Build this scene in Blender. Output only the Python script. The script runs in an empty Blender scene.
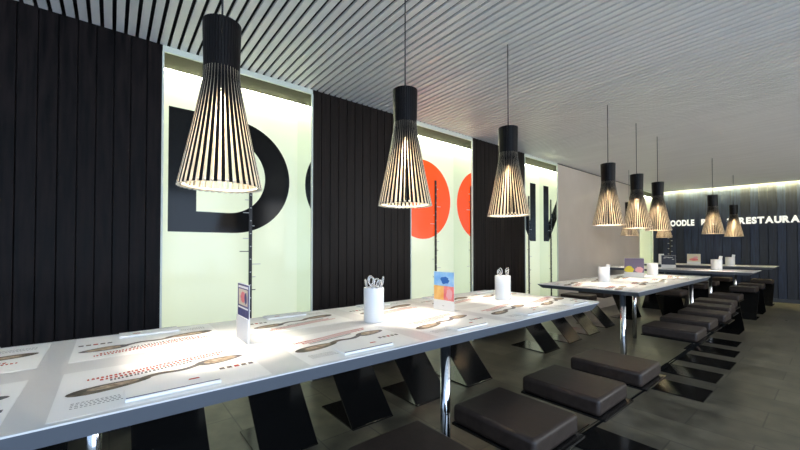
import bpy, bmesh, math, random
from mathutils import Vector, Matrix
random.seed(7)
S = bpy.context.scene
COL = S.collection
PI = math.pi

# ------------------------------------------------------------------ materials
def mat(name, col, rough=.5, metal=0., emit=None, estr=0., coat=0., spec=.5):
    m = bpy.data.materials.new(name); m.use_nodes = True
    b = m.node_tree.nodes['Principled BSDF']
    b.inputs['Base Color'].default_value = (*col, 1)
    b.inputs['Roughness'].default_value = rough
    b.inputs['Metallic'].default_value = metal
    b.inputs['Specular IOR Level'].default_value = spec
    b.inputs['Coat Weight'].default_value = coat
    if emit:
        b.inputs['Emission Color'].default_value = (*emit, 1)
        b.inputs['Emission Strength'].default_value = estr
    return m

def noisy(m, c1, c2, scale=(1, 1, 1), detail=4, nscale=6., bump=0., rough=None, coords='Object'):
    nt = m.node_tree; N = nt.nodes; L = nt.links
    b = N['Principled BSDF']
    tc = N.new('ShaderNodeTexCoord'); mp = N.new('ShaderNodeMapping')
    mp.inputs['Scale'].default_value = scale
    no = N.new('ShaderNodeTexNoise'); no.inputs['Scale'].default_value = nscale; no.inputs['Detail'].default_value = detail
    cr = N.new('ShaderNodeValToRGB')
    cr.color_ramp.elements[0].position = .32; cr.color_ramp.elements[1].position = .68
    cr.color_ramp.elements[0].color = (*c1, 1); cr.color_ramp.elements[1].color = (*c2, 1)
    L.new(tc.outputs[coords], mp.inputs['Vector']); L.new(mp.outputs[0], no.inputs['Vector'])
    L.new(no.outputs['Fac'], cr.inputs['Fac']); L.new(cr.outputs[0], b.inputs['Base Color'])
    if bump:
        bp = N.new('ShaderNodeBump'); bp.inputs['Strength'].default_value = bump; bp.inputs['Distance'].default_value = .004
        L.new(no.outputs['Fac'], bp.inputs['Height']); L.new(bp.outputs[0], b.inputs['Normal'])
    if rough:
        mr = N.new('ShaderNodeMapRange'); mr.inputs['To Min'].default_value = rough[0]; mr.inputs['To Max'].default_value = rough[1]
        L.new(no.outputs['Fac'], mr.inputs['Value']); L.new(mr.outputs[0], b.inputs['Roughness'])
    return m

M = {}
M['plank'] = noisy(mat('stained_plank', (.02, .02, .024), .5, spec=.10), (.0018, .0014, .0016), (.0145, .0098, .0092), (9, 9, .8), 5, 5, .25, (.38, .6))
M['plank_brown'] = noisy(mat('dark_brown_plank', (.02, .016, .014), .45, spec=.14), (.0055, .004, .0035), (.022, .0155, .0125), (40, 40, .6), 5, 3, .2, (.32, .5))
M['plank_back'] = noisy(mat('far_wall_plank', (.03, .03, .035), .5), (.005, .010, .026), (.018, .032, .072), (10, 10, .8), 4, 4, .2, (.4, .6))  # blue of reflected daylight is put into the far boards' base colours
M['plank_back_dark'] = noisy(mat('far_wall_dark_plank', (.02, .02, .03), .5), (.004, .006, .012), (.012, .018, .036), (10, 10, .8), 4, 4, .2, (.4, .6))
M['gap'] = mat('black_gap', (.004, .004, .004), .8)
M['beige'] = noisy(mat('beige_plaster', (.4, .36, .31), .5), (.60, .52, .43), (.66, .58, .49), (1, 1, 1), 2, 2, 0, (.3, .42))
M['white_wall'] = mat('white_wall', (.62, .62, .60), .7)
M['alu'] = noisy(mat('ceiling_aluminium', (.7, .7, .7), .42, .10), (.89, .865, .82), (.96, .935, .89), (.6, 6, 1), 2, 3, 0, (.36, .5))
M['plenum'] = mat('black_plenum', (.006, .006, .007), .8)
M['glass_back'] = mat('lit_frosted_glass', (.72, .75, .55), .12, emit=(.93, 1.0, .70), estr=.20, spec=.3)
M['mirror'] = mat('polished_reveal', (.88, .92, .86), .03, 1.)
M['soffit'] = mat('soffit_panel', (.055, .053, .034), .6, spec=.1)
M['frame_pale'] = mat('pale_frame', (.72, .76, .66), .35)
M['letter_black'] = mat('black_film', (.006, .006, .006), .12, spec=.2)
M['letter_orange'] = mat('orange_film', (.80, .065, .006), .25, emit=(1, .085, .008), estr=.30)
M['ruler'] = mat('ruler_black', (.012, .012, .014), .4)
M['tick'] = mat('ruler_tick', (.55, .55, .52), .5)
M['tabletop'] = mat('white_laminate', (.76, .755, .74), .28)
M['tableedge'] = mat('shade_tinted_laminate_edge', (.11, .125, .15), .45)  # white laminate edge, its blue-grey shade put into the colour
M['chrome'] = mat('chrome', (.75, .78, .82), .12, 1.)
M['leather'] = noisy(mat('dark_leather', (.03, .02, .018), .42, spec=.4), (.024, .0165, .013), (.040, .028, .0225), (1, 1, 1), 6, 40, .12, (.36, .52))
M['steel_black'] = mat('black_lacquered_steel', (.008, .008, .008), .16, .0, spec=.5)
M['birch'] = mat('birch_lath', (.86, .76, .59), .5)
M['blacklath'] = mat('black_lath_face', (.006, .005, .005), .35, spec=.15)
M['cord'] = mat('black_cord', (.02, .02, .02), .5)
M['bulb'] = mat('lit_bulb', (1, .9, .75), .3, emit=(1, .89, .74), estr=600.)
M['paper'] = mat('white_paper', (.92, .92, .90), .6)
M['ceramic'] = mat('white_ceramic', (.82, .82, .82), .25)
M['steel'] = mat('cutlery_steel', (.7, .7, .7), .18, 1.)
M['inkred'] = mat('red_ink', (.50, .045, .025), .6)
M['inkgrey'] = mat('grey_ink', (.12, .11, .11), .6)
M['inkblue'] = mat('navy_ink', (.03, .05, .16), .6)
M['spoonwood'] = noisy(mat('printed_spoon', (.3, .24, .17), .6), (.03, .025, .02), (.22, .175, .12), (1, 1, 1), 4, 30)
M['spoongrey'] = noisy(mat('printed_grey_spoon', (.3, .29, .28), .6), (.06, .057, .057), (.22, .205, .20), (1, 1, 1), 4, 20)
M['noodle'] = noisy(mat('printed_noodles', (.5, .3, .18), .6), (.22, .15, .09), (.60, .47, .34), (1, 1, 1), 5, 70)
M['navy'] = noisy(mat('navy_card', (.05, .06, .20), .4), (.03, .03, .12), (.10, .10, .26), (1, 1, 1), 3, 20)
M['skyblue'] = noisy(mat('light_blue_card', (.22, .5, .85), .4), (.14, .42, .85), (.42, .66, .92), (1, 1, 1), 3, 16)
M['deepblue'] = mat('deep_blue_card', (.02, .12, .45), .4)
M['amber'] = noisy(mat('amber_card', (.9, .5, .12), .4), (.88, .38, .08), (.95, .62, .22), (1, 1, 1), 3, 18)
M['coral'] = noisy(mat('coral_card', (.85, .2, .2), .4), (.80, .10, .14), (.9, .36, .32), (1, 1, 1), 3, 18)
M['pink'] = mat('pink_card', (.82, .42, .46), .4)
M['yellow'] = mat('yellow_card', (.85, .72, .08), .4)
M['mauve'] = mat('mauve_card', (.20, .17, .26), .4)
M['slate'] = mat('dark_slate_card', (.05, .06, .09), .4)
M['cream'] = mat('cream_card', (.75, .68, .52), .4)
M['letter_white'] = mat('white_sign_letter', (.9, .9, .88), .4, emit=(1, 1, .97), estr=.22)  # slight emission added to brighten the letters
M['led'] = mat('led_strip', (1, 1, .9), .4, emit=(1, .98, .80), estr=18.)
M['led_cove'] = mat('cove_led_strip', (1, 1, .8), .4, emit=(1, .86, .42), estr=130.)
M['skirting'] = mat('dark_skirting', (.03, .035, .045), .35)

# slate floor: brick pattern of big tiles
m = mat('slate_floor', (.06, .06, .05), .4); M['floor'] = m
nt = m.node_tree; N = nt.nodes; L = nt.links; b = N['Principled BSDF']
tc = N.new('ShaderNodeTexCoord'); br = N.new('ShaderNodeTexBrick')
br.inputs['Scale'].default_value = 1.; br.inputs['Brick Width'].default_value = .62; br.inputs['Row Height'].default_value = .31
br.inputs['Mortar Size'].default_value = .004; br.inputs['Color1'].default_value = (.145, .137, .106, 1)
br.inputs['Color2'].default_value = (.096, .091, .072, 1); br.inputs['Mortar'].default_value = (.06, .058, .048, 1)
no = N.new('ShaderNodeTexNoise'); no.inputs['Scale'].default_value = 7; no.inputs['Detail'].default_value = 8
mx = N.new('ShaderNodeMix'); mx.data_type = 'RGBA'; mx.blend_type = 'MULTIPLY'; mx.inputs['Factor'].default_value = .8
cr = N.new('ShaderNodeValToRGB'); cr.color_ramp.elements[0].position = .3; cr.color_ramp.elements[1].position = .7
cr.color_ramp.elements[0].color = (.35, .35, .35, 1); cr.color_ramp.elements[1].color = (1.25, 1.25, 1.2, 1)
L.new(tc.outputs['Object'], br.inputs['Vector']); L.new(tc.outputs['Object'], no.inputs['Vector'])
L.new(no.outputs['Fac'], cr.inputs['Fac']); L.new(br.outputs['Color'], mx.inputs['A']); L.new(cr.outputs[0], mx.inputs['B'])
L.new(mx.outputs['Result'], b.inputs['Base Color'])
bp = N.new('ShaderNodeBump'); bp.inputs['Strength'].default_value = .25; bp.inputs['Distance'].default_value = .004
L.new(no.outputs['Fac'], bp.inputs['Height']); L.new(bp.outputs[0], b.inputs['Normal'])
mr = N.new('ShaderNodeMapRange'); mr.inputs['To Min'].default_value = .22; mr.inputs['To Max'].default_value = .45
L.new(no.outputs['Fac'], mr.inputs['Value']); L.new(mr.outputs[0], b.inputs['Roughness'])

# ------------------------------------------------------------------ mesh helpers
class MB:
    def __init__(self):
        self.bm = bmesh.new(); self.mats = []
    def mi(self, m):
        m = M[m] if isinstance(m, str) else m
        if m not in self.mats: self.mats.append(m)
        return self.mats.index(m)
    def box(self, x0, x1, y0, y1, z0, z1, m, bev=0., seg=2):
        r = bmesh.ops.create_cube(self.bm, size=1)
        vs = r['verts']
        for v in vs:
            v.co = Vector(((x0 + x1) / 2 + v.co.x * (x1 - x0), (y0 + y1) / 2 + v.co.y * (y1 - y0), (z0 + z1) / 2 + v.co.z * (z1 - z0)))
        fs = {f for v in vs for f in v.link_faces}
        i = self.mi(m)
        for f in fs: f.material_index = i
        if bev:
            es = list({e for v in vs for e in v.link_edges})
            r2 = bmesh.ops.bevel(self.bm, geom=es, offset=bev, segments=seg, profile=.5, affect='EDGES', clamp_overlap=True)
            for f in r2['faces']: f.material_index = i; f.smooth = True
        return self
    def poly(self, pts, m):
        f = self.bm.faces.new([self.bm.verts.new(p) for p in pts]); f.material_index = self.mi(m); return f
    def prism(self, pts0, pts1, m, mtop=None):
        """two same-length loops joined into a solid"""
        i = self.mi(m)
        a = [self.bm.verts.new(p) for p in pts0]; c = [self.bm.verts.new(p) for p in pts1]
        n = len(a)
        for k in range(n):
            f = self.bm.faces.new((a[k], a[(k + 1) % n], c[(k + 1) % n], c[k])); f.material_index = i
        f = self.bm.faces.new(list(reversed(a))); f.material_index = i
        f = self.bm.faces.new(c); f.material_index = self.mi(mtop) if mtop else i
        return self
    def tube(self, p, q, r, m, n=16, r2=None):
        p = Vector(p); q = Vector(q); d = (q - p).normalized()
        up = Vector((0, 0, 1)) if abs(d.z) < .9 else Vector((1, 0, 0))
        a = d.cross(up).normalized(); c = d.cross(a)
        r2 = r if r2 is None else r2
        A = [p + (a * math.cos(t) + c * math.sin(t)) * r for t in [2 * PI * k / n for k in range(n)]]
        B = [q + (a * math.cos(t) + c * math.sin(t)) * r2 for t in [2 * PI * k / n for k in range(n)]]
        i = self.mi(m)
        va = [self.bm.verts.new(x) for x in A]; vb = [self.bm.verts.new(x) for x in B]
        for k in range(n):
            f = self.bm.faces.new((va[k], va[(k + 1) % n], vb[(k + 1) % n], vb[k])); f.material_index = i; f.smooth = True
        for loop in (list(reversed(va)), vb):
            f = self.bm.faces.new(loop); f.material_index = i
        return self
    def path(self, pts, r, m, n=6):
        for a, c in zip(pts, pts[1:]): self.tube(a, c, r, m, n)
        return self
    def lathe(self, prof, m, n=32):
        i = self.mi(m); rings = []
        for r, z in prof:
            rings.append([self.bm.verts.new((r * math.cos(2 * PI * k / n), r * math.sin(2 * PI * k / n), z)) for k in range(n)])
        for A, B in zip(rings, rings[1:]):
            for k in range(n):
                f = self.bm.faces.new((A[k], A[(k + 1) % n], B[(k + 1) % n], B[k])); f.material_index = i; f.smooth = True
        return self
    def build(self, name, parent=None, kind=None):
        bmesh.ops.remove_doubles(self.bm, verts=self.bm.verts, dist=1e-6)
        bmesh.ops.recalc_face_normals(self.bm, faces=self.bm.faces)
        me = bpy.data.meshes.new(name); self.bm.to_mesh(me); self.bm.free()
        for m in self.mats: me.materials.append(m)
        o = bpy.data.objects.new(name, me); COL.objects.link(o)
        if parent: o.parent = parent
        if kind: o['kind'] = kind
        return o

def empty(name, loc=(0, 0, 0), rz=0.):
    o = bpy.data.objects.new(name, None); COL.objects.link(o)
    o.location = loc; o.rotation_euler = (0, 0, rz); o.empty_display_size = .1
    return o
def tag(o, label, cat, group=None):
    o['label'] = label; o['category'] = cat
    if group: o['group'] = group
    return o
def copy_tree(o, parent=None, names=None):
    c = o.copy(); COL.objects.link(c)
    if parent: c.parent = parent
    for ch in list(o.children): copy_tree(ch, c)
    return c
def curve_mesh(splines, depth, name):
    """filled 2-D outlines (outer + holes) -> mesh extruded by depth along z"""
    cu = bpy.data.curves.new(name, 'CURVE'); cu.dimensions = '2D'; cu.fill_mode = 'BOTH'; cu.extrude = depth / 2
    for pts in splines:
        s = cu.splines.new('POLY'); s.points.add(len(pts) - 1); s.use_cyclic_u = True
        for p, q in zip(s.points, pts): p.co = (q[0], q[1], 0, 1)
    t = bpy.data.objects.new(name, cu); COL.objects.link(t)
    me = bpy.data.meshes.new_from_object(t.evaluated_get(bpy.context.evaluated_depsgraph_get()))
    bpy.data.objects.remove(t); bpy.data.curves.remove(cu)
    return me
def mesh_obj(name, me, m, parent=None):
    me.materials.clear(); me.materials.append(M[m]); me.name = name
    o = bpy.data.objects.new(name, me); COL.objects.link(o)
    if parent: o.parent = parent
    return o

# ------------------------------------------------------------------ room
CEIL = 2.415; WX = -2.75; RX = 2.6; Y0 = -2.6; GX = -3.05
def back_y(x): return 10.568 + .14 * x          # the far wall runs a little askew
BANG = math.atan(.14)

MB().box(-3.3, RX, Y0, 11.2, -.06, 0, 'floor').build('floor', kind='structure')
# slatted metal ceiling: one mesh of slats with dark gaps, and the plenum above
c = MB(); y = Y0; PITCH = .0555; SW = .037
while y < 10.75:
    xr = RX
    xl = WX
    # slats beyond the skewed far wall are cut at it
    if y + SW > back_y(WX) - .10:
        xl = max(WX, (y + SW + .11 - 10.568) / .14)
    if xl < RX - .05: c.box(xl, xr, y, y + SW, CEIL, CEIL + .014, 'alu')
    y += PITCH
c.build('ceiling', kind='structure')
MB().box(-3.3, RX + .1, Y0 - .1, 11.3, CEIL + .09, CEIL + .15, 'plenum').build('ceiling', kind='structure')

def plank_wall(name, x_face, y0, y1, w, m, thick=.05, z0=0., z1=CEIL + .09):
    o = MB()
    o.box(x_face - thick, x_face - .014, y0, y1, z0, z1, 'gap')
    n = max(1, round((y1 - y0) / w)); w = (y1 - y0) / n
    for k in range(n):
        g = .0016
        o.box(x_face - .016, x_face - random.uniform(0, .0025), y0 + k * w + g, y0 + (k + 1) * w - g, z0, z1, m, .0022, 1)
    return o.build(name, kind='structure')
WIN = [(.246, 1.29), (2.365, 3.34), (4.46, 5.38), (8.95, 9.85)]
plank_wall('wall_left', WX, Y0, .246, .0815, 'plank', .30)
plank_wall('wall_left', WX, 1.29, 2.365, .0815, 'plank_brown', .30)
plank_wall('wall_left', WX, 3.34, 4.46, .0815, 'plank_brown', .30)
MB().box(WX - .30, WX, 5.38, 8.95, 0, CEIL - .012, 'beige').box(WX - .30, WX - .03, 5.38, 8.95, CEIL - .012, CEIL + .09, 'gap').build('wall_left', kind='structure')
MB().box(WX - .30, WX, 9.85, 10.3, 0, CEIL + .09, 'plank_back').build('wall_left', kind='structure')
MB().box(GX - .25, GX - .15, Y0, 11.2, 0, CEIL + .15, 'white_wall').build('wall_left', kind='structure')

SOF = 2.375
for i, (a, bb) in enumerate(WIN):
    g = MB().box(GX - .02, GX, a - .04, bb + .0, 0, SOF + .03, 'glass_back').build('window_%d' % (i + 1), kind='structure')
    # soffit over the recess with a pale lip under the ceiling
    MB().box(GX + .047, WX - .012, a, bb, SOF, CEIL + .08, 'soffit').build('soffit', g)
    MB().box(WX - .012, WX + .004, a, bb, SOF, CEIL - .001, 'frame_pale').build('header_frame', g)
    # polished side reveals (the far one mirrors the glass) and the narrow pale jambs
    MB().box(GX, WX - .012, bb - .004, bb, 0, SOF, 'mirror').build('side_reveal', g)
    MB().box(GX, WX - .012, a, a + .004, 0, SOF, 'mirror').build('side_reveal', g)
    MB().box(WX - .012, WX + .006, bb - .008, bb + .003, 0, SOF, 'frame_pale').build('jamb', g)
    MB().box(WX - .012, WX + .006, a - .003, a + .008, 0, SOF, 'frame_pale').build('jamb', g)
    MB().box(GX + .012, GX + .045, a + .01, bb - .01, SOF - .001, SOF + .02, 'led').build('light_strip', g)
    WIN[i] = (a, bb, g)

def on_glass(name, splines, m, parent, dep=.003):
    me = curve_mesh(splines, dep, name)
    me.transform(Matrix(((0, 0, 1, GX + dep / 2 + .0004), (1, 0, 0, 0), (0, 1, 0, 0), (0, 0, 0, 1))))
    return mesh_obj(name, me, m, parent)
# the big letter shapes on the glass
def dshape(y0, z0, w, h, rx, n=40):
    pts = [(y0, z0), (y0 + w - rx, z0)]
    pts += [(y0 + w - rx + rx * math.sin(PI * k / n), z0 + h / 2 - h / 2 * math.cos(PI * k / n)) for k in range(1, n)]
    pts += [(y0 + w - rx, z0 + h), (y0, z0 + h)]
    return pts
on_glass('letter', [dshape(.312, 1.215, .90, .912, .46), dshape(.492, 1.372, .51, .60, .29)], 'letter_black', WIN[0][2])
on_glass('letter', [[(2.81 + .463 * math.cos(2 * PI * k / 64), 1.664 + .463 * math.sin(2 * PI * k / 64)) for k in range(64)]], 'letter_orange', WIN[1][2])
nx, nz = 4.51, 1.205
on_glass('letter', [[(nx + p, nz + q) for p, q in ((0, 0), (.16, 0), (.16, .60), (.585, 0), (.745, 0), (.745, .915), (.585, .915), (.585, .315), (.16, .915), (0, .915))]], 'letter_black', WIN[2][2])
# black measuring strips with ticks standing before the glass
for (a, bb, g), ry in zip(WIN[:3], (.883, 3.01, 5.04)):
    MB().box(GX + .006, GX + .018, ry - .012, ry + .012, .05, 1.905, 'ruler').build('ruler_strip', g)
    t = MB(); rr = random.Random(int(ry * 100))
    for k in range(17):
        z = .12 + k * .105
        l = rr.choice((.02, .03, .045, .07)); s = rr.choice((-1, 1, 1))
        y0, y1 = sorted((ry + s * .012, ry + s * (.012 + l)))
        t.box(GX + .006, GX + .012, y0, y1, z, z + .006, 'tick' if 1.2 < z < 1.4 or k % 3 else 'ruler')
        t.box(GX + .018, GX + .0195, ry - .006, ry + .006, z + .04, z + .047, 'tick')
    t.build('ruler_tick', g)

# far plank wall, slightly turned, with cove light and lettering
wall = empty('wall_back', (0, 10.568, 0), BANG); wall['kind'] = 'structure'
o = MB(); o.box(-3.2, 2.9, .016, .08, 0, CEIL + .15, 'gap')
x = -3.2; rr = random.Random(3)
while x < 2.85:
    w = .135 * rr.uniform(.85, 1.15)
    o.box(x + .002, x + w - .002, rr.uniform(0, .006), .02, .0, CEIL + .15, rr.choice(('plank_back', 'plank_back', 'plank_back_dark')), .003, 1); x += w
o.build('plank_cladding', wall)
MB().box(-3.2, 2.9, -.02, .004, 0, .07, 'skirting', .003, 1).build('baseboard_back', wall)
MB().box(-2.80, 2.7, -.095, -.075, CEIL + .025, CEIL + .045, 'led_cove').build('light_strip', wall)
MB().box(-2.80, 2.7, -.110, -.098, CEIL - .004, CEIL + .05, 'frame_pale').build('cove_lip', wall)
t = MB().box(-2.55, -2.52, -.012, -.001, .1, 1.66, 'ruler')
for k in range(11): t.box(-2.52 if k % 2 else -2.58, -2.49 if k % 2 else -2.55, -.012, -.003, .95 + k * .062, .962 + k * .062, 'tick')
t.build('ruler_strip', wall)

def text_mesh(ch, size, depth, bold):
    cu = bpy.data.curves.new('t', 'FONT'); cu.body = ch; cu.size = size; cu.extrude = depth / 2; cu.offset = bold
    t = bpy.data.objects.new('t', cu); COL.objects.link(t)
    me = bpy.data.meshes.new_from_object(t.evaluated_get(bpy.context.evaluated_depsgraph_get()))
    bpy.data.objects.remove(t); bpy.data.curves.remove(cu)
    return me
sign = empty('wall_lettering', (0, 10.568, 0), BANG)
tag(sign, 'white raised NOODLE BAR & RESTAURANT lettering on the far plank wall', 'sign')
SIZE = .178
def write(word, x0, x1):
    mes = [text_mesh(ch, SIZE, .02, .0095) for ch in word]
    ws = [(min(v.co.x for v in m.vertices), max(v.co.x for v in m.vertices)) for m in mes]
    tot = sum(w[1] - w[0] for w in ws); gap = .007
    k = (x1 - x0 - gap * (len(word) - 1)) / tot
    x = x0
    for ch, me, w in zip(word, mes, ws):
        me.transform(Matrix.Translation((-w[0], 0, 0)))
        me.transform(Matrix.Diagonal((k, 1, 1, 1)))
        me.transform(Matrix.Rotation(PI / 2, 4, 'X'))
        me.transform(Matrix.Translation((x, -.015, 1.612)))
        mesh_obj('letter', me, 'letter_white', sign)
        x += (w[1] - w[0]) * k + gap
write('NOODLE', -2.62, -2.09); write('BAR', -1.97, -1.64); write('&', -1.56, -1.45); write('RESTAURANT', -1.36, -.26)

# unseen sides of the room (daylight and an added far fill come from here): glazed openings behind and to the right of the camera
o = MB(); o.box(-3.2, RX, Y0 - .1, Y0, 0, .25, 'white_wall'); o.box(-3.2, -2.4, Y0 - .1, Y0, .25, CEIL + .15, 'white_wall')
o.box(-2.4, 2.2, Y0 - .1, Y0, 2.3, CEIL + .15, 'white_wall'); o.box(2.2, RX, Y0 - .1, Y0, .25, CEIL + .15, 'white_wall')
for xx in (-.9, .65): o.box(xx - .03, xx + .03, Y0 - .08, Y0 - .02, .25, 2.3, 'frame_pale')
o.build('wall_rear', kind='structure')
o = MB(); o.box(RX, RX + .1, Y0, 11.3, 0, .25, 'white_wall'); o.box(RX, RX + .1, Y0, 11.3, 2.3, CEIL + .15, 'white_wall')
o.box(RX, RX + .1, 2.2, 11.3, .25, .98, 'plank_brown'); o.box(RX, RX + .1, 2.2, 2.85, .98, 2.3, 'plank_brown'); o.box(RX, RX + .1, 8.35, 11.3, .98, 2.3, 'plank_brown'); o.box(RX, RX + .1, Y0, -2.2, .25, 2.3, 'white_wall')  # the upper opening further along is added for the far fill
for yy in (-.7, .75): o.box(RX + .02, RX + .08, yy - .03, yy + .03, .25, 2.3, 'frame_pale')
o.build('wall_right', kind='structure')

# ------------------------------------------------------------------ tables
HT = .76; TH = .041
def table(name, x0, x1, y0, y1, legs, label, bx=.012, by=.07):
    t = empty(name, ((x0 + x1) / 2, (y0 + y1) / 2, 0)); cx, cy = (x0 + x1) / 2, (y0 + y1) / 2
    tag(t, label, 'table', 'long white dining tables')
    X0, X1, Y_0, Y_1 = x0 - cx, x1 - cx, y0 - cy, y1 - cy
    top = MB()
    lip = .004
    a = [(X0 + bx, Y_0 + by, HT - TH), (X1 - bx, Y_0 + by, HT - TH), (X1 - bx, Y_1 - by, HT - TH), (X0 + bx, Y_1 - by, HT - TH)]
    m_ = [(X0, Y_0, HT - lip), (X1, Y_0, HT - lip), (X1, Y_1, HT - lip), (X0, Y_1, HT - lip)]
    b_ = [(X0, Y_0, HT), (X1, Y_0, HT), (X1, Y_1, HT), (X0, Y_1, HT)]
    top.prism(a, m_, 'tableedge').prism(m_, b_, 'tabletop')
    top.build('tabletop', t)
    for lx, ly in legs:
        l = MB().tube((lx - cx, ly - cy, 0), (lx - cx, ly - cy, HT - TH + .001), .021, 'chrome', 20)
        l.build('leg', t)
        
    return t
T1 = (-1.772, -.938, -2.3, 2.34)
T2 = (-1.785, -.965, 3.10, 5.50)
table('dining_table', *T1, [(-1.03, 1.075), (-1.6, -.04), (-1.03, -1.5), (-1.6, -2.1)], 'long white table in front, running out of the left edge of the photo')
table('dining_table', *T2, [(-1.10, 3.19), (-1.095, 5.25), (-1.58, 4.95)], 'middle white table with chrome legs, beyond the end of the front table')
T3 = (-2.72, -.74, 6.76, 7.56); T4 = (-2.72, -.71, 8.87, 9.67)
table('dining_table', *T3, [(-1.25, 7.12), (-2.35, 7.12)], 'nearer of the two white tables set crosswise before the lettered wall', .05, .012)
table('dining_table', *T4, [(-1.25, 9.2), (-2.35, 9.2)], 'farthest white crosswise table, closest to the lettered wall', .05, .012)

# ------------------------------------------------------------------ stools (local +x points to the table)
def make_stool():
    r = empty('cantilever_stool')
    cu = MB(); cu.box(-.175, .175, -.15, .15, .415, .487, 'leather', .016, 4); cu.build('seat_cushion', r)
    W = .152; th = .008
    MB().box(-.196, .176, -W, W, .407, .415, 'steel_black').build('seat_plate', r)
    s = MB()
    s.prism([(-.196, -W, .415), (-.196, W, .415), (-.196 + .011, W, .415), (-.196 + .011, -W, .415)],
            [(.205 - .011, -W, 0), (.205 - .011, W, 0), (.205, W, 0), (.205, -W, 0)], 'steel_black')
    s.build('slanted_panel', r)
    MB().box(-.205, .205, -W, W, 0, th, 'steel_black').build('base_plate', r)
    return r
stool0 = make_stool(); used = [False]
def stool(x, y, rz, label, group):
    s = stool0 if not used[0] else copy_tree(stool0)
    used[0] = True
    s.location = (x, y, 0); s.rotation_euler = (0, 0, rz); tag(s, label, 'stool', group)
ORD = ['nearest', 'second', 'third', 'fourth', 'fifth', 'sixth']
for k, y in enumerate((.71, 1.19, 1.67, 2.15)):
    stool(-.785, y, PI, ['front-row stool cut by the bottom edge, nearest the camera', 'black padded stool just right of the front table\'s chrome leg',
        'third stool along the right side of the front table', 'last stool on the right side of the front table, near its end'][k], 'stools right of the front table')
for k, (x, y) in enumerate(((-.825, 3.42), (-.845, 3.95), (-.835, 4.47), (-.875, 4.99), (-.93, 5.52))):
    stool(x, y, PI, 'dark brown cushioned stool, %s of five beside the middle table\'s right side' % ('nearest' if k == 0 else ORD[k]), 'stools right of the middle table')
for k, y in enumerate((-.29, .23, .755, 1.285, 1.80, 2.34)):
    stool(-2.05, y, 0, ['black slanted stool under the front table at the far left corner', 'black stool under the front table beside the left chrome leg',
        'black slanted stool panel seen below the front table, third from left', 'black slanted stool panel below the white utensil holder, fourth from left',
        'black slanted stool panel just left of the front table\'s right chrome leg', 'black stool panel just behind the front table\'s right chrome leg'][k], 'stools on the window side of the front table')
for k, (x, y) in enumerate(((-2.135, 3.66), (-2.16, 4.24), (-2.185, 4.81), (-2.22, 5.41))):
    stool(x, y, 0, '%s black slanted stool on the window side of the middle table' % ['first and nearest', 'second', 'third', 'fourth and farthest'][k], 'stools on the window side of the middle table')
for row, (y, rz, nm) in enumerate(((6.36, PI / 2, 'near side of the nearer crosswise table'), (7.78, -PI / 2, 'far side of the nearer crosswise table'),
                                   (8.55, PI / 2, 'near side of the farthest crosswise table'), (9.86, -PI / 2, 'wall side of the farthest crosswise table'))):
    for k, x in enumerate((-.96, -1.55, -2.15)):
        stool(x, y - (.02 if row == 3 and k == 2 else 0), rz, '%s stool on the %s' % (['right-end', 'middle', 'left-end'][k], nm), 'stools around the crosswise tables')

# ------------------------------------------------------------------ pendants
def make_pendant():
    r = empty('pendant_lamp')
    prof = []           # (z from the top, radius)
    for k in range(15):
        z = .6 * k / 14
        if z < .19: rad = .0575 - .004 * (z / .19)
        else:
            u = (z - .19) / .41
            rad = .0535 + .0715 * (u ** 1.12)
        prof.append((z, rad))
    s = MB(); ib = s.mi('blacklath'); iw = s.mi('birch'); NS = 38
    for j in range(NS):
        t = 2 * PI * j / NS; ct, st = math.cos(t), math.sin(t)
        rings = []
        for z, rad in prof:
            hw = (.00395 if z < .19 else .0044 + .0006 * (z - .19) / .41); d = .0085
            row = []
            for rr_, ww in ((rad, -hw), (rad, hw), (rad - d, hw), (rad - d, -hw)):
                row.append(s.bm.verts.new((rr_ * ct - ww * st, rr_ * st + ww * ct, .6 - z)))
            rings.append(row)
        for kk, (A, B) in enumerate(zip(rings, rings[1:])):
            up = prof[kk + 1][0] < .2
            for q in range(4):
                f = s.bm.faces.new((A[q], A[(q + 1) % 4], B[(q + 1) % 4], B[q])); f.material_index = ib if (q == 0 or up) else iw
        for Rg in (rings[0], rings[-1]):
            f = s.bm.faces.new(Rg); f.material_index = ib if Rg is rings[0] else iw
    s.build('lamp_shade', r)
    def ring(z, rad, w, h, m, nm):
        q = MB(); q.lathe([(rad, z), (rad, z + h), (rad - w, z + h), (rad - w, z), (rad, z)], m, 40); q.build(nm, r)
    ring(.55, .0474, .006, .03, 'birch', 'hoop'); ring(.405, .0444, .006, .014, 'birch', 'hoop'); ring(.002, .1158, .005, .010, 'birch', 'hoop')
    k = MB(); k.tube((0, 0, .535), (0, 0, .60), .021, 'steel', 20); k.tube((0, 0, .575), (0, 0, .581), .042, 'steel', 20); k.build('socket', r)
    bl = MB(); prof2 = [(r_, z_ + .038) for r_, z_ in ((.002, .365), (.018, .37), (.029, .39), (.033, .41), (.029, .44), (.018, .47), (.013, .50), (.002, .50))]
    bl.lathe(prof2, 'bulb', 16); bl.build('bulb', r)
    for ch in r.children: ch.data.transform(Matrix.Diagonal((1, 1, .945, 1)))
    MB().tube((0, 0, .567), (0, 0, CEIL - 1.303 + .012), .003, 'cord', 8).build('cord', r)
    return r
lamp0 = make_pendant()
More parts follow.
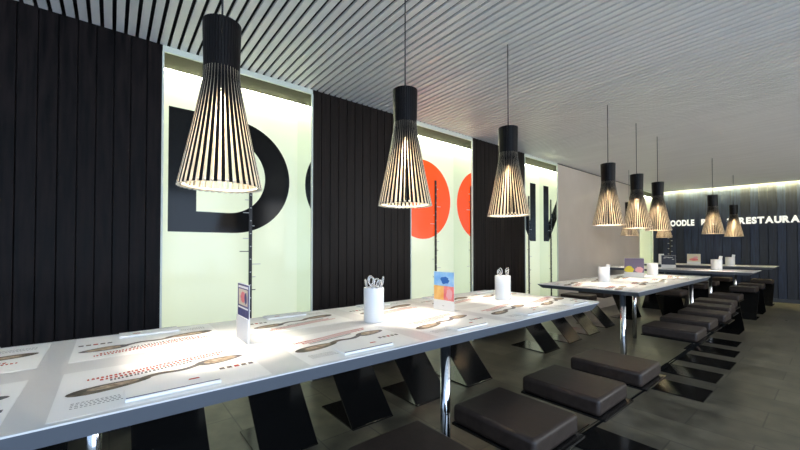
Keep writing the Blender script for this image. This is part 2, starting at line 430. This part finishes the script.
LAMPS = [(-1.34, .283, 'largest slatted pendant lamp, nearest, hanging before the black D'),
         (-1.34, 1.11, 'second slatted pendant in line, before the orange disc'),
         (-1.34, 1.977, 'third slatted pendant in line, last over the front table'),
         (-1.335, 3.54, 'first slatted pendant over the middle table'),
         (-1.34, 4.29, 'second slatted pendant over the middle table, before the beige wall'),
         (-1.345, 5.0, 'third slatted pendant over the middle table, left of the OODLE letters'),
         (-1.165, 6.84, 'slatted pendant covering the word BAR, over the nearer crosswise table'),
         (-1.20, 8.73, 'rightmost and smallest slatted pendant, left of the word RESTAURANT'),
         (-2.23, 6.78, 'pendant mostly hidden behind the second lamp over the middle table'),
         (-1.34, -.55, 'pendant lamp over the left end of the front table, past the photo edge'),
         (-2.20, 8.55, 'pendant mostly hidden behind the third lamp over the middle table')]
for i, (x, y, lab) in enumerate(LAMPS):
    l = lamp0 if i == 0 else copy_tree(lamp0)
    l.location = (x, y + .008, 1.303); l.scale = (1.06, 1.06, 1); l.rotation_euler = (0, 0, .37 * i)
    tag(l, lab, 'pendant lamp', 'slatted wooden pendant lamps')

# ------------------------------------------------------------------ placemats (local: x across 42 cm, y away from the guest)
def make_mat(seed=1):
    rr = random.Random(seed)
    r = MB().box(-.215, .215, -.172, .172, 0, .0006, 'paper').build('placemat')
    z = .0010
    def blade(o, cx, cy, lx, ly, ang, m, zz, n=20):
        ca, sa = math.cos(ang), math.sin(ang)
        pts = []
        for k in range(n):
            t = 2 * PI * k / n; u = lx * math.cos(t); v = ly * math.sin(t) * (1 - .25 * math.cos(t))
            pts.append((cx + u * ca - v * sa, cy + u * sa + v * ca, zz))
        o.poly(pts, m)
    p = MB()
    blade(p, -.118, -.012, .082, .027, .16, 'spoonwood', z)
    blade(p, -.112, -.008, .052, .013, .16, 'noodle', z + .0003)
    prev = None
    for k in range(17):                                   # twisting handle between the two bowls
        u = k / 16; cx = -.06 + .15 * u; cy = -.002 + .042 * u + .010 * math.sin(u * 7.0); w = .014 - .005 * math.sin(u * PI)
        cur = ((cx, cy - w, z + .0002), (cx, cy + w, z + .0002))
        if prev: p.poly([prev[0], cur[0], cur[1], prev[1]], 'spoonwood' if k < 9 else 'spoongrey')
        prev = cur
    blade(p, .135, .046, .066, .028, .14, 'spoongrey', z + .0001)
    blade(p, .138, .047, .047, .020, .14, 'noodle', z + .0004)
    p.build('printed_spoon', r)
    q = MB()                                              # two loose rows of tiny print and a corner block
    for row, (yy, x0, x1, mm) in enumerate(((.104, -.165, .16, 'inkred'), (.084, -.14, .14, 'inkred'), (.066, -.12, .06, 'inkgrey'))):
        x = x0
        while x < x1:
            w = rr.uniform(.004, .008)
            yo = .17 * x + .004 * math.sin(x * 18)
            q.poly([(x, yy + yo - .007, z), (x + w, yy + yo - .007, z), (x + w * .8, yy + yo + .007, z), (x + w * .1, yy + yo + .007, z)], mm)
            x += w + rr.uniform(.002, .004)
    for row in range(4):
        x = -.185
        while x < -.10:
            w = rr.uniform(.003, .006); q.poly([(x, -.09 - row * .010, z), (x + w, -.09 - row * .010, z), (x + w, -.087 - row * .010, z), (x, -.087 - row * .010, z)], 'inkgrey'); x += w + .003
    for k in range(5):
        x = .115 + k * .019
        q.poly([(x, -.050, z), (x + .013, -.050, z), (x + .013, -.032, z), (x, -.032, z)], 'inkred' if k == 2 else ('spoonwood' if k % 2 else 'inkgrey'))
    q.build('printed_text', r)
    return r
mat0 = make_mat(); matused = [False]
def placemat(x, y, rz, label, group):
    o = mat0 if not matused[0] else copy_tree(mat0)
    matused[0] = True
    o.location = (x, y, HT); o.rotation_euler = (0, 0, rz); tag(o, label, 'placemat', group)
def make_sleeve():
    r = MB().box(-.095, .095, -.038, .038, 0, .008, 'paper', .0025, 2).build('chopstick_sleeve')
    q = MB(); q.poly([(-.093, -.034, .0083), (.093, -.034, .0083), (.093, -.029, .0083), (-.093, -.029, .0083)], 'inkblue')
    q.build('blue_stripe', r)
    q = MB(); q.poly([(.03, .008, .0083), (.056, .008, .0083), (.053, .017, .0083), (.033, .017, .0083)], 'inkred'); q.build('red_mark', r)
    return r
sleeve0 = make_sleeve(); slused = [False]
def sleeve(x, y, rz, label, group):
    o = sleeve0 if not slused[0] else copy_tree(sleeve0)
    slused[0] = True
    o.location = (x, y, HT + .0016); o.rotation_euler = (0, 0, rz); tag(o, label, 'chopsticks', group)
# a guest on the right of the table sits at +x and faces -x : local y -> world -x, local x -> world +y
YM1 = (-.375, .12, .66, 1.18, 1.69, 2.165)
for side, (xc, rz, nm, xs) in enumerate(((-1.125, PI / 2, 'aisle side', -1.005), (-1.585, -PI / 2, 'window side', -1.705))):
    for k, y in enumerate(YM1):
        placemat(xc, y, rz, 'white placemat printed with a noodle spoon, %s from left on the front table\'s %s' % (['first', 'second', 'third', 'fourth', 'fifth', 'sixth'][k], nm), 'placemats on the front table')
        sleeve(xs, y + (.0 if side == 0 else .0), rz + .0, 'white paper chopstick sleeve on the %s placemat from left, front table\'s %s' % (['first', 'second', 'third', 'fourth', 'fifth', 'sixth'][k], nm), 'chopstick sleeves on the front table')
YM2 = (3.34, 3.90, 4.46, 5.02)
for side, (xc, rz, nm, xs) in enumerate(((-1.15, PI / 2, 'aisle side', -1.03), (-1.60, -PI / 2, 'window side', -1.74))):
    for k, y in enumerate(YM2):
        placemat(xc, y, rz, 'white printed placemat, %s of four along the middle table\'s %s' % (['nearest', 'second', 'third', 'farthest'][k], nm), 'placemats on the middle table')
for yt, tn in ((T3[2], 'nearer crosswise table'), (T4[2], 'farthest crosswise table')):
    for side, (yo, rz, nm) in enumerate(((.165, 0, 'near edge'), (.635, PI, 'far edge'))):
        for k, x in enumerate((-.95, -1.5, -2.05, -2.48)):
            placemat(x, yt + yo, rz, '%s white placemat on the %s of the %s' % (['rightmost', 'second from right', 'third from right', 'leftmost'][k], nm, tn), 'placemats on the crosswise tables')

# ------------------------------------------------------------------ table-top things
def holder(x, y, label, n_cut, seed, h=.155, r=.046):
    o = MB()
    o.lathe([(.001, 0), (r - .003, 0), (r, .003), (r, h - .002), (r - .0015, h), (r - .004, h - .002), (r - .004, .008), (.001, .008)], 'ceramic', 40)
    c = o.build('utensil_holder'); c.location = (x, y, HT + .0001)
    tag(c, label, 'utensil holder', 'white utensil holders on the tables')
    return c
def spoon(x, y, ang, tilt, label, group):
    q = MB()
    q.path([(0, 0, 0), (0, 0, .13)], .0035, 'ceramic', 8)
    q2 = [(.013 * math.sin(t), 0, .157 + .018 * -math.cos(t)) for t in [2 * PI * k / 14 for k in range(15)]]
    q.path([(0, 0, .12), (0, 0, .138)], .0040, 'steel', 8)
    q.path(q2, .0034, 'steel', 6)
    o = q.build('cutlery')
    o.rotation_euler = (math.radians(tilt) * math.cos(ang), math.radians(tilt) * math.sin(ang), ang * 1.7)
    o.location = (x, y, HT + .0105); tag(o, label, 'cutlery', group)
    return o
def cutlery_set(x, y, n, seed, where):
    rr = random.Random(seed)
    for k in range(n):
        a = 2 * PI * k / n + rr.uniform(-.2, .2); d = .013
        q = spoon(x + d * math.cos(a + PI / 2) * .6, y + d * math.sin(a + PI / 2) * .6, 0, 0, 'white-stemmed loop-topped cutlery standing in the %s' % where, 'cutlery in the %s' % where)
        dx, dy = math.cos(a), math.sin(a)
        # lean the stick outwards to the rim
        ax = Vector((-dy, dx, 0)); q.rotation_mode = 'QUATERNION'
        from mathutils import Quaternion
        q.rotation_quaternion = Quaternion(ax, math.radians(rr.uniform(7, 10))) @ Quaternion((0, 0, 1), a + PI / 2)
        q.location = (x + dx * .011, y + dy * .011, HT + .0105)
        q.scale = (1, 1, 1.12 if k % 2 else 1.05)
holder(-1.345, .935, 'white utensil holder nearest the camera, before the second dark pier', 6, 1)
cutlery_set(-1.345, .935, 6, 5, 'nearest white holder')
holder(-1.39, 1.99, 'white utensil holder at the far end of the front table', 4, 2, .155, .05)
cutlery_set(-1.39, 1.99, 4, 9, 'white holder at the end of the front table')
holder(-1.465, 3.77, 'white holder at the near end of the middle table', 0, 3, .15, .052)
holder(-1.455, 5.18, 'white holder at the far end of the middle table', 0, 3, .145, .058)
holder(-1.19, 7.2, 'white holder on the nearer crosswise table, before the BAR lamp', 0, 3, .16, .068)
holder(-1.33, 9.25, 'rightmost white holder, on the farthest crosswise table', 0, 3, .16, .07)
def napkin(x, y, w, h, tilt, label):
    o = MB().box(-w / 2, w / 2, -.004, .004, 0, h, 'paper', .001, 1).build('paper_napkin')
    o.location = (x, y, HT + .0105); o.rotation_euler = (0, math.radians(tilt), .2); tag(o, label, 'napkin', 'napkins in the far holders')
napkin(-1.17, 7.2, .04, .205, 9, 'white folded napkin sticking out of the holder before the BAR lamp')
napkin(-1.305, 9.25, .045, .20, 8, 'white folded napkin sticking out of the rightmost holder')
napkin(-1.445, 3.77, .035, .165, 7, 'white folded napkin in the holder at the near end of the middle table')

def menu(x, y, rz, w, h, label, art, f=.27):
    """art(o, w, h, hb): adds the printed picture polygons on the card front (local -y side)"""
    r = empty('menu_stand', (x, y, HT), rz); tag(r, label, 'menu', 'upright menu cards on the tables')
    hb = h * f
    st = MB(); st.box(-w / 2, w / 2, -.004, .0, 0, hb, 'ceramic', .001, 1); st.box(-w / 2, w / 2, -.004, .055, 0, .003, 'ceramic', .001, 1); st.build('stand', r)
    cd = MB(); cd.box(-w / 2 + .001, w / 2 - .001, .0003, .0023, .0032, h, 'paper'); c = cd.build('card', r)
    p = MB(); art(p, w - .004, h, hb); p.build('printed_picture', c)
    return r
YF = -.0003
def quad(o, x0, x1, z0, z1, m, lay=0): o.poly([(x0, YF - .0004 * lay, z0), (x1, YF - .0004 * lay, z0), (x1, YF - .0004 * lay, z1), (x0, YF - .0004 * lay, z1)], m)
def blob(o, cx, cz, rx, rz, m, lay=1, n=18, seed=0):
    rr = random.Random(seed)
    o.poly([(cx + rx * (1 + .18 * rr.uniform(-1, 1)) * math.cos(2 * PI * k / n), YF - .0004 * lay, cz + rz * (1 + .18 * rr.uniform(-1, 1)) * math.sin(2 * PI * k / n)) for k in range(n)], m)
def art_navy(o, w, h, hb):
    quad(o, -w / 2, w / 2, hb, h - .002, 'navy'); quad(o, -w / 2 + .015, w / 2 - .015, h - .078, h - .02, 'cream', 1)
    blob(o, 0, h - .048, .028, .022, 'coral', 2, seed=1); blob(o, .035, h - .05, .014, .022, 'navy', 3, seed=4)
    quad(o, -w / 2 + .01, w / 2 - .01, h - .016, h - .008, 'paper', 1); quad(o, -w / 2 + .01, w / 2 - .01, h - .09, h - .084, 'paper', 1)
def art_multi(o, w, h, hb):
    zm = hb + (h - hb) * .50
    quad(o, -w / 2, w / 2, zm, h - .002, 'skyblue'); quad(o, -w / 2, 0, hb, zm, 'amber'); quad(o, 0, w / 2, hb, zm, 'coral')
    blob(o, .008, zm + .03, .03, .02, 'deepblue', 1, seed=2); blob(o, -.03, hb + .04, .028, .03, 'amber', 1, seed=3)
    blob(o, .04, hb + .035, .022, .028, 'pink', 1, seed=5)
    quad(o, -.006, .008, hb * .45, hb * .49, 'inkgrey', 12)
def art_mauve(o, w, h, hb):
    quad(o, -w / 2, w / 2, hb, h - .002, 'mauve'); blob(o, -w * .25, hb + .03, w * .24, .038, 'yellow', 1, seed=6); blob(o, w * .27, hb + .03, w * .2, .036, 'pink', 1, seed=7)
def art_slate(o, w, h, hb):
    quad(o, -w / 2, w / 2, hb, h - .002, 'slate')
    rr = random.Random(4)
    for k in range(7):
        x = -w * .4 + rr.uniform(0, w * .7); z = h - .03 - rr.uniform(0, .05); quad(o, x, x + .03, z, z + .007, 'paper', 1 + k * .2)
def art_cream(o, w, h, hb):
    quad(o, -w / 2, w / 2, hb, h - .002, 'cream'); blob(o, 0, hb + .045, w * .36, .026, 'coral', 1, seed=8); blob(o, w * .15, hb + .085, w * .2, .02, 'pink', 2, seed=9)
menu(-1.365, .373, 0, .145, .205, 'navy menu card nearest the camera, on the front table below the D', art_navy, .42)
menu(-1.338, 1.385, 0, .15, .208, 'blue orange and coral menu card in the middle of the front table', art_multi)
menu(-1.475, 4.62, 0, .20, .22, 'grey menu card with yellow blob on the middle table', art_mauve)
menu(-1.80, 7.22, 0, .20, .215, 'dark slate menu card on the nearer crosswise table', art_slate)
menu(-1.88, 9.25, 0, .22, .215, 'cream and red menu card on the farthest crosswise table', art_cream)
menu(-2.42, 9.2, 0, .10, .21, 'small white card at the left of the farthest crosswise table', lambda o, w, h, hb: quad(o, -w / 2 + .01, w / 2 - .01, hb + .02, h - .03, 'paper'))

# ------------------------------------------------------------------ light
w = bpy.data.worlds.new('sky'); S.world = w; w.use_nodes = True
bg = w.node_tree.nodes['Background']; bg.inputs['Color'].default_value = (.50, .68, 1., 1); bg.inputs['Strength'].default_value = .6
def area(name, loc, rot, sx, sy, power, col):
    d = bpy.data.lights.new(name, 'AREA'); d.shape = 'RECTANGLE'; d.size = sx; d.size_y = sy; d.energy = power; d.color = col
    o = bpy.data.objects.new(name, d); COL.objects.link(o); o.location = loc; o.rotation_euler = rot
    return o
area('daylight_rear_window', (-.1, Y0 - .05, 1.28), (PI / 2, 0, PI), 4.5, 2.0, 350, (.52, .72, 1.))
area('added_far_fill', (RX + .05, 5.6, 1.6), (PI / 2, 0, PI / 2), 5.4, 1.2, 42, (1., .97, .90))  # added fill for the far end of the room
area('daylight_side_window', (RX + .05, 0, 1.28), (PI / 2, 0, PI / 2), 4.3, 2.0, 55, (.62, .78, 1.))

# ------------------------------------------------------------------ camera
cam = bpy.data.cameras.new('camera'); co = bpy.data.objects.new('camera', cam); COL.objects.link(co)
cam.sensor_width = 36; cam.lens = 36 * 356 / 800; cam.shift_y = .0218
co.location = (0, 0, 1.095); co.rotation_euler = (PI / 2 + math.radians(.9), 0, math.radians(51)); cam.clip_start = .02
S.camera = co
S.view_settings.view_transform = 'Standard'; S.view_settings.look = 'None'; S.view_settings.gamma = 1; S.view_settings.use_curve_mapping = False
S.view_settings.exposure = 1.12
